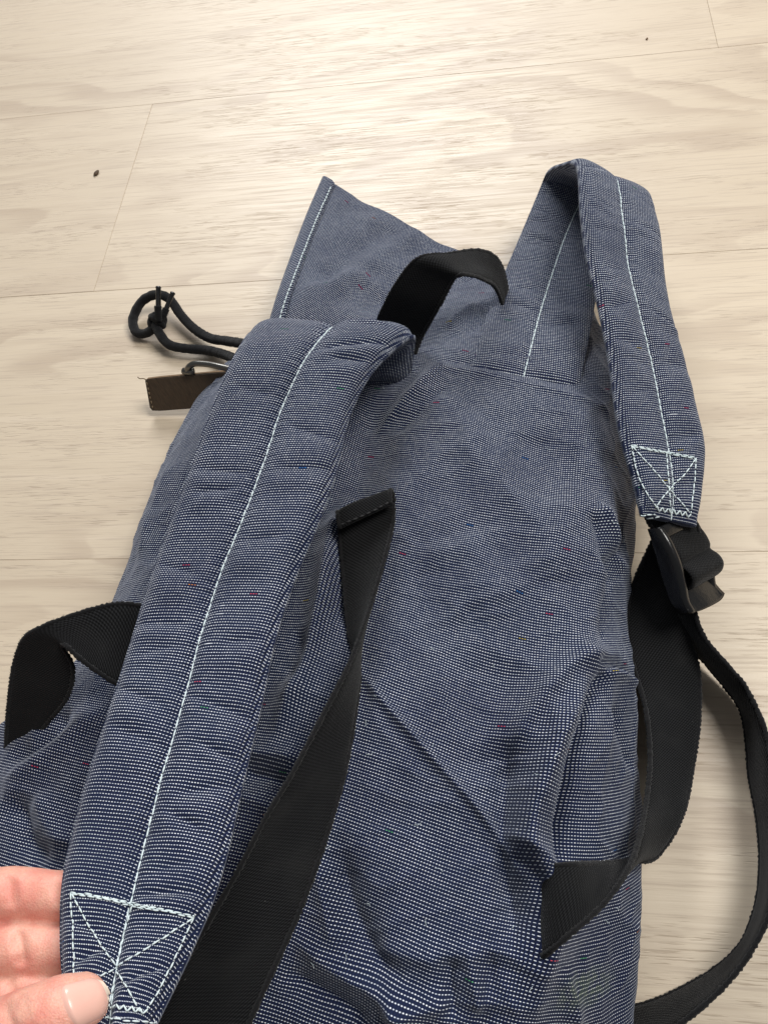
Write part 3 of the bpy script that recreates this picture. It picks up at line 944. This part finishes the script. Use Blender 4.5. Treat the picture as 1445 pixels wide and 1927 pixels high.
    for i in range(69):
        for j in range(m - 1):
            q = i * m + j
            F_.append((q, q + 1, q + m + 1, q + m)); F_.append((N + q, N + q + m, N + q + m + 1, N + q + 1))
        for j in (0, m - 1):
            q = i * m + j; F_.append((q, q + m, N + q + m, N + q) if j == 0 else (q, N + q, N + q + m, q + m))
    link('wound_webbing', pydata('wound_webbing', V_, F_, UV), 'web', parent)

def empty_part(name, loc):
    """a part with pieces: its root is a tiny structural mesh is avoided; the moulded web plate carries them"""
    V_, F_ = tube_mesh(np.linspace(P(1252, 984, .050), P(1310, 996, .044), 12), .0022, 10)
    return link(name, pydata(name, V_, F_), 'plastic', bag)
buckle()

# short webbing tab that ties strap end and buckle
cE1 = [(1212,955,70),(1222,985,62),(1240,1005,54)]
cE2 = [(1306,975,53),(1312,990,50),(1316,1005,46)]
web_ribbon('buckle_tab', cE1, cE2, bag, n=30, seed=61)

# ---- drawcord with knot and two tipped ends
CR = .0034
def tube_px(name, pl, rad, mat, parent, n=90, k=12, fuzz=0):
    p = catmull(np.array([P(a, b, h / 1000) for a, b, h in pl]), n)
    r = rad * (1 + fuzz * np.array([rng.uniform(-1, 1) for _ in range(n)]))
    V_, F_ = tube_mesh(p, r, k)
    o = link(name, pydata(name, V_, F_), mat, parent)
    if fuzz and rad > .002:
        FV, FF = [], []
        for i in range(len(p) - 1):
            for _ in range(34):
                q = p[i] + (p[i + 1] - p[i]) * rng.random()
                d = np.array([rng.gauss(0, 1) for _ in range(3)]); d = d / np.linalg.norm(d)
                sd = np.cross(d, [rng.gauss(0, 1) for _ in range(3)]); sd = sd / np.linalg.norm(sd) * .00006
                a_ = q + d * rad * .9; e_ = q + d * (rad + rng.uniform(.0003, .0011)) + np.array([rng.gauss(0, 1) for _ in range(3)]) * .0003
                b0 = len(FV); FV += [a_ - sd, a_ + sd, e_]; FF.append((b0, b0 + 1, b0 + 2))
        top_ = parent if parent is not bag else o
        fz = link('fibre_fuzz', pydata('fibre_fuzz', FV, FF), 'cord', top_); fz['kind'] = 'stuff'
    return o
cord = tube_px('drawcord', [(500,665,34),(462,648,26),(430,642,16),(395,636,9),(365,618,8),(340,592,10),(324,568,13),(308,556,15),(288,555,14),(268,566,11),(255,586,8),(250,606,6),(257,625,5),(274,627,6),(289,617,10),(300,606,12)], CR, 'cord', bag, 130, 12, .06)
tube_px('cord_strand', [(500,700,32),(455,682,22),(425,668,12),(390,659,7),(345,655,7),(318,648,8),(302,630,10),(294,612,12),(300,600,15)], CR, 'cord', cord, 100, 12, .06)
kc = P(296, 604, .013)
kp = []
for i in range(3):
    for t in range(13):
        a = 2 * math.pi * t / 12 + i * 1.1
        rr = .0034
        v = np.array([math.cos(a) * rr * 1.25, math.sin(a) * rr * 1.05, math.sin(a + i * 2) * rr * .8])
        ax = Matrix.Rotation(i * 1.05, 3, 'Z') @ Matrix.Rotation(.9 * i, 3, 'X')
        kp.append(kc + np.array(ax @ Vector(v)))
V_, F_ = tube_mesh(catmull(np.array(kp), 150), .0026, 10)
link('knot', pydata('knot', V_, F_), 'cord', cord)
for pl, r in (([(299,604,16),(298,590,20),(297,575,24)], .0026), ([(303,602,15),(309,590,18),(313,580,20)], .0024)):
    tube_px('cord_end', pl, r, 'cord', cord, 20, 12, .05)
def aglet(p0, p1, r):
    a, b = P(p0[0], p0[1], p0[2] / 1000), P(p1[0], p1[1], p1[2] / 1000)
    t = np.array([0, .02, .05, .9, .92, .95, .985, 1.0])
    rr = r * np.array([.8, 1.05, 1.05, 1.0, 1.12, 1.12, 1.0, .6])
    V_, F_ = tube_mesh(a + (b - a) * t[:, None], rr, 16)
    link('aglet', pydata('aglet', V_, F_), 'aglet', cord)
aglet((298, 582, 22), (298, 538, 31), .0018)
aglet((309, 590, 18), (326, 549, 25), .0017)

# ---- leather tab with a wire loop
def leather_tab():
    pts = [(272,717,24),(276,713,24.5),(300,709,25),(440,697,30),(446,768,12),(300,773,5),(287,772,5),(283,766,6.5)]
    top = [P(a, b, h / 1000) for a, b, h in pts]
    n = nz(np.cross(top[3] - top[1], top[5] - top[1]))
    if n[2] < 0: n = -n
    c0 = np.mean(top, axis=0)
    # lay the pieces in one plane
    top = [p - n * ((p - c0) @ n) for p in top]
    bm = bmesh.new()
    hi = [bm.verts.new(p) for p in top]; lo = [bm.verts.new(p - n * .0034) for p in top]
    k = len(hi)
    f1 = bm.faces.new(hi); bm.faces.new(lo[::-1]); sides = []
    for i in range(k):
        sides.append(bm.faces.new((hi[i], lo[i], lo[(i + 1) % k], hi[(i + 1) % k])))
    for f in sides: f.material_index = 1
    bmesh.ops.recalc_face_normals(bm, faces=bm.faces)
    bmesh.ops.bevel(bm, geom=[e for e in f1.edges], offset=.0005, segments=2, affect='EDGES')
    me = bpy.data.meshes.new('leather_tab'); bm.to_mesh(me); bm.free()
    o = link('leather_tab', me, ['leather', 'tan'], bag, smooth=False)
    vs = [tuple(v.co) for v in me.vertices]; fs = [tuple(p.vertices) for p in me.polygons]
    b = bvh_of(vs, fs)
    stitched('tab_stitching', b, [[(277,719),(282,742),(288,768)]], o, mat='tanthread', length=.0022, gap=.0012, rad=.00045)
    # loose thread at the corner
    tube_px('loose_thread', [(276,715,25),(270,712,27),(263,712,28),(259,709,29)], .00035, 'tanthread', o, 14, 5)
    # wire loop lying across the tab's upper edge
    tube_px('wire_loop', [(352,702,28),(353,694,32),(358,688,35),(368,684,36),(390,685,36),(415,690,36),(440,696,34)], .0020, 'metal', o, 50, 14)
    tube_px('loop_foot', [(346,698,29),(356,699,30),(365,698,30)], .0024, 'metal', o, 12, 14)
leather_tab()

# ---- a few stray lint fibres caught on the cloth
lp = []
for _ in range(34):
    a_, b_ = rng.uniform(560, 1180), rng.uniform(700, 1900)
    q = drop(body_bvh, a_, b_, .0005)
    if q is None:
        continue
    th = rng.uniform(0, 6.28); l_ = rng.uniform(.0012, .0035)
    d_ = np.array([math.cos(th), math.sin(th), 0]) * l_
    bend = np.array([-math.sin(th), math.cos(th), .4]) * l_ * rng.uniform(-.3, .3)
    lp.append(tube_mesh(catmull(np.array([q - d_ / 2, q + bend, q + d_ / 2 + np.array([0, 0, .0003])]), 7), .00007, 4))
lint = link('lint_fibres', pydata('lint_fibres', *merge(lp)), 'thread', body); lint['kind'] = 'stuff'

# ---- a stray blue thread end on the side seam
tube_px('stray_thread', [(1196,1775,30),(1193,1768,32),(1190,1758,33)], .0003, 'blue', bag, 10, 5)

# ================================================================ hand
def build_hand():
    root_loc = P(-60, 1850, .10)
    parts = []
    def limb(pl, k=18):
        # pl: px, py, height mm, radius mm
        p = np.array([np.r_[P(a, b, h / 1000), r / 1000] for a, b, h, r in pl])
        c = catmull(p, 40)
        # rounded ends
        d0 = nz(c[0, :3] - c[1, :3]); d1 = nz(c[-1, :3] - c[-2, :3])
        head = [np.r_[c[0, :3] + d0 * c[0, 3] * math.sin(t), c[0, 3] * math.cos(t)] for t in (1.45, 1.1, .75, .4)]
        tail_ = [np.r_[c[-1, :3] + d1 * c[-1, 3] * math.sin(t), c[-1, 3] * math.cos(t)] for t in (.4, .75, 1.1, 1.45)]
        c = np.vstack([head, c, tail_])
        parts.append(tube_mesh(c[:, :3], c[:, 3], k))
    # three fingers running under the strap, thumb on top of it, palm out of the frame
    limb([(-330,1760,112,10.5),(-170,1705,118,10.2),(-70,1690,123,9.6),(20,1684,127,9.5),(60,1686,127,9.0),(130,1690,126,8.8),(200,1700,125,7.6)])
    limb([(-330,1850,112,10.5),(-170,1805,118,10.0),(-60,1794,122,9.4),(30,1788,126,9.2),(80,1789,126,8.6),(140,1792,125,8.2),(200,1800,124,7.0)])
    limb([(-330,1940,112,10.0),(-170,1905,117,9.6),(-60,1892,121,9.2),(20,1882,124,9.0),(80,1878,124,8.4),(140,1878,123,7.8),(185,1880,122,6.8)])
    limb([(-330,2020,112,9.2),(-170,1995,115,8.6),(-60,1985,119,8.2),(20,1975,121,7.8),(90,1968,121,7.0)])
    limb([(-420,2160,128,13.5),(-260,2080,140,12.5),(-120,2010,152,11.2),(-30,1962,159,10.0),(50,1930,163,10.0),(110,1906,163,9.8),(150,1890,160,8.6)])
    for a, b, h, r in ((-360,1800,112,19),(-360,1900,112,20),(-360,2000,114,19),(-440,1840,110,24),(-440,1960,112,25),(-520,1880,108,25),(-520,2000,110,25),(-620,1960,106,25),(-420,2090,122,18)):
        bm = bmesh.new(); bmesh.ops.create_icosphere(bm, subdivisions=3, radius=r / 1000)
        c = P(a, b, h / 1000)
        V_ = [np.array(v.co) + c for v in bm.verts]
        for i, v in enumerate(bm.verts): v.index = i
        parts.append((V_, [tuple(v.index for v in f.verts) for f in bm.faces])); bm.free()
    limb([(-560,1960,110,28),(-760,2030,106,29),(-960,2110,100,30)])
    V_, F_ = merge(parts)
    me0 = bpy.data.meshes.new('hand_rough'); me0.from_pydata([tuple(v) for v in V_], [], F_); me0.update()
    tmp = bpy.data.objects.new('hand_rough', me0); col.objects.link(tmp)
    rm = tmp.modifiers.new('r', 'REMESH'); rm.mode = 'VOXEL'; rm.voxel_size = .0009
    sm = tmp.modifiers.new('s', 'SMOOTH'); sm.factor = .5; sm.iterations = 7
    dg = bpy.context.evaluated_depsgraph_get()
    me = bpy.data.meshes.new_from_object(tmp.evaluated_get(dg))
    bpy.data.objects.remove(tmp); bpy.data.meshes.remove(me0)
    me.name = 'hand'
    # joint creases on the fingers and thumb, soft flesh unevenness
    n = len(me.vertices)
    co = np.empty(n * 3); me.vertices.foreach_get('co', co); co = co.reshape(-1, 3)
    no = np.empty(n * 3); me.vertices.foreach_get('normal', no); no = no.reshape(-1, 3)
    dsp = vnoise(co, 120, 5.5) * .0005
    for pl, h, amp, sig in (
        ([(16,1640),(22,1690),(18,1736)], 137, -.0011, .0010), ([(6,1640),(10,1690),(6,1736)], 137, -.0007, .0010),
        ([(26,1742),(34,1790),(30,1836)], 135, -.0012, .0010), ([(34,1745),(44,1790),(38,1834)], 135, -.0007, .0008),
        ([(100,1660),(104,1690),(100,1720)], 136, -.0008, .0010),
        ([(14,1850),(20,1880),(16,1910)], 133, -.0010, .0010),
        ([(-6,1890),(14,1925),(30,1960)], 172, -.0007, .0011), ([(8,1886),(26,1920),(42,1950)], 172, -.0006, .0010),
        ([(30,1874),(46,1905),(60,1940)], 172, -.0005, .0010)):
        q = catmull(np.array([P(a, b, h / 1000) for a, b in pl]), 20)
        d = np.min(np.linalg.norm(co[:, None, :] - q[None], axis=2), axis=1)
        dsp += amp * np.exp(-(np.maximum(d - .0012, 0) / sig) ** 2)
    co = co + no * dsp[:, None]
    me.vertices.foreach_set('co', co.ravel()); me.update()
    hand = link('hand', me, 'skin')
    hand['label'] = 'bare hand pinching the end of the near shoulder strap between thumb and fingers'
    hand['category'] = 'hand'
    # thumb nail: curved plate following the thumb's back
    b = bvh_of([tuple(c) for c in co], [tuple(p.vertices) for p in me.polygons])
    ax = np.array([.935, -.354]); pr = np.array([.354, .935]); c0 = np.array([160.0, 1886.0])
    nu, nv = 26, 22
    pts, nrm = {}, {}
    Vn, Fn = [], []
    grid = np.zeros((nu, nv, 3)); gn = np.zeros((nu, nv, 3))
    tc = np.array(P(150, 1890, .160))
    for i in range(nu):
        for j in range(nv):
            t = -1 + 2 * i / (nu - 1); s = -1 + 2 * j / (nv - 1)
            hw = 43 * (1 - .10 * t) * (1 - max(0, abs(t) - .55) ** 2 * 1.2)
            L = 46 - 7 * s * s if t > 0 else 42 - 5 * s * s
            q = c0 + ax * t * L + pr * s * hw
            d = Vector(ray(q[0], q[1])).normalized()
            h = b.ray_cast(Vector(CAM), d)
            if h[0] is None or (np.array(h[0]) - tc)[2] < -.02:
                h = b.find_nearest(Vector(P(q[0], q[1], .160)))
            grid[i, j] = np.array(h[0]); gn[i, j] = np.array(h[1])
    for _ in range(6):
        gg = grid.copy()
        gg[1:-1, 1:-1] = (grid[:-2, 1:-1] + grid[2:, 1:-1] + grid[1:-1, :-2] + grid[1:-1, 2:]) / 4
        grid = gg
    gnn = nz(np.cross(np.gradient(grid, axis=1), np.gradient(grid, axis=0)))
    if gnn[nu // 2, nv // 2, 2] < 0: gnn = -gnn
    ii, jj = np.meshgrid(np.linspace(-1, 1, nu), np.linspace(-1, 1, nv), indexing='ij')
    lift = .00095 * np.clip(1 - np.abs(jj) ** 6, 0, 1) * np.clip((ii + 1) / .25, 0, 1) - .0002
    top = grid + gnn * lift[..., None]; bot = grid - gnn * .0006
    V_ = np.vstack([top.reshape(-1, 3), bot.reshape(-1, 3)]); N = nu * nv
    F_, mi = [], []
    for i in range(nu - 1):
        for j in range(nv - 1):
            q = i * nv + j
            tip = 1 if i >= nu - 3 else 0
            F_.append((q, q + 1, q + nv + 1, q + nv)); mi.append(tip)
            F_.append((N + q, N + q + nv, N + q + nv + 1, N + q + 1)); mi.append(tip)
        for j in (0, nv - 1):
            q = i * nv + j; F_.append((q, q + nv, N + q + nv, N + q)); mi.append(0)
    for i in (0, nu - 1):
        for j in range(nv - 1):
            q = i * nv + j; F_.append((q, N + q, N + q + 1, q + 1)); mi.append(1 if i else 0)
    link('thumb_nail', pydata('thumb_nail', V_, F_, mi=mi), ['nail', 'nailtip'], hand)
build_hand()

# ================================================================ crumbs on the floor
def crumb(px, py, r, label, seed, mat='crumb'):
    bm = bmesh.new(); bmesh.ops.create_icosphere(bm, subdivisions=3, radius=1)
    for v in bm.verts:
        v.co *= 1 + .35 * mnoise.noise(v.co * 1.6 + Vector((seed, 0, 0)))
        v.co.x *= r * .8; v.co.y *= r * 1.5; v.co.z *= r * .6
    me = bpy.data.meshes.new('crumb'); bm.to_mesh(me); bm.free()
    o = link('crumb', me, mat)
    c = P(px, py, 0); o.location = (c[0], c[1], r * .5); o.rotation_euler[2] = -.4
    o['label'] = label; o['category'] = 'crumb'
crumb(182, 327, .0022, 'tiny dark brown crumb on the floor left of the backpack', 1.0)
crumb(1217, 73, .0010, 'faint pale brown speck on the floor beyond the folded strap', 5.0, 'tan')
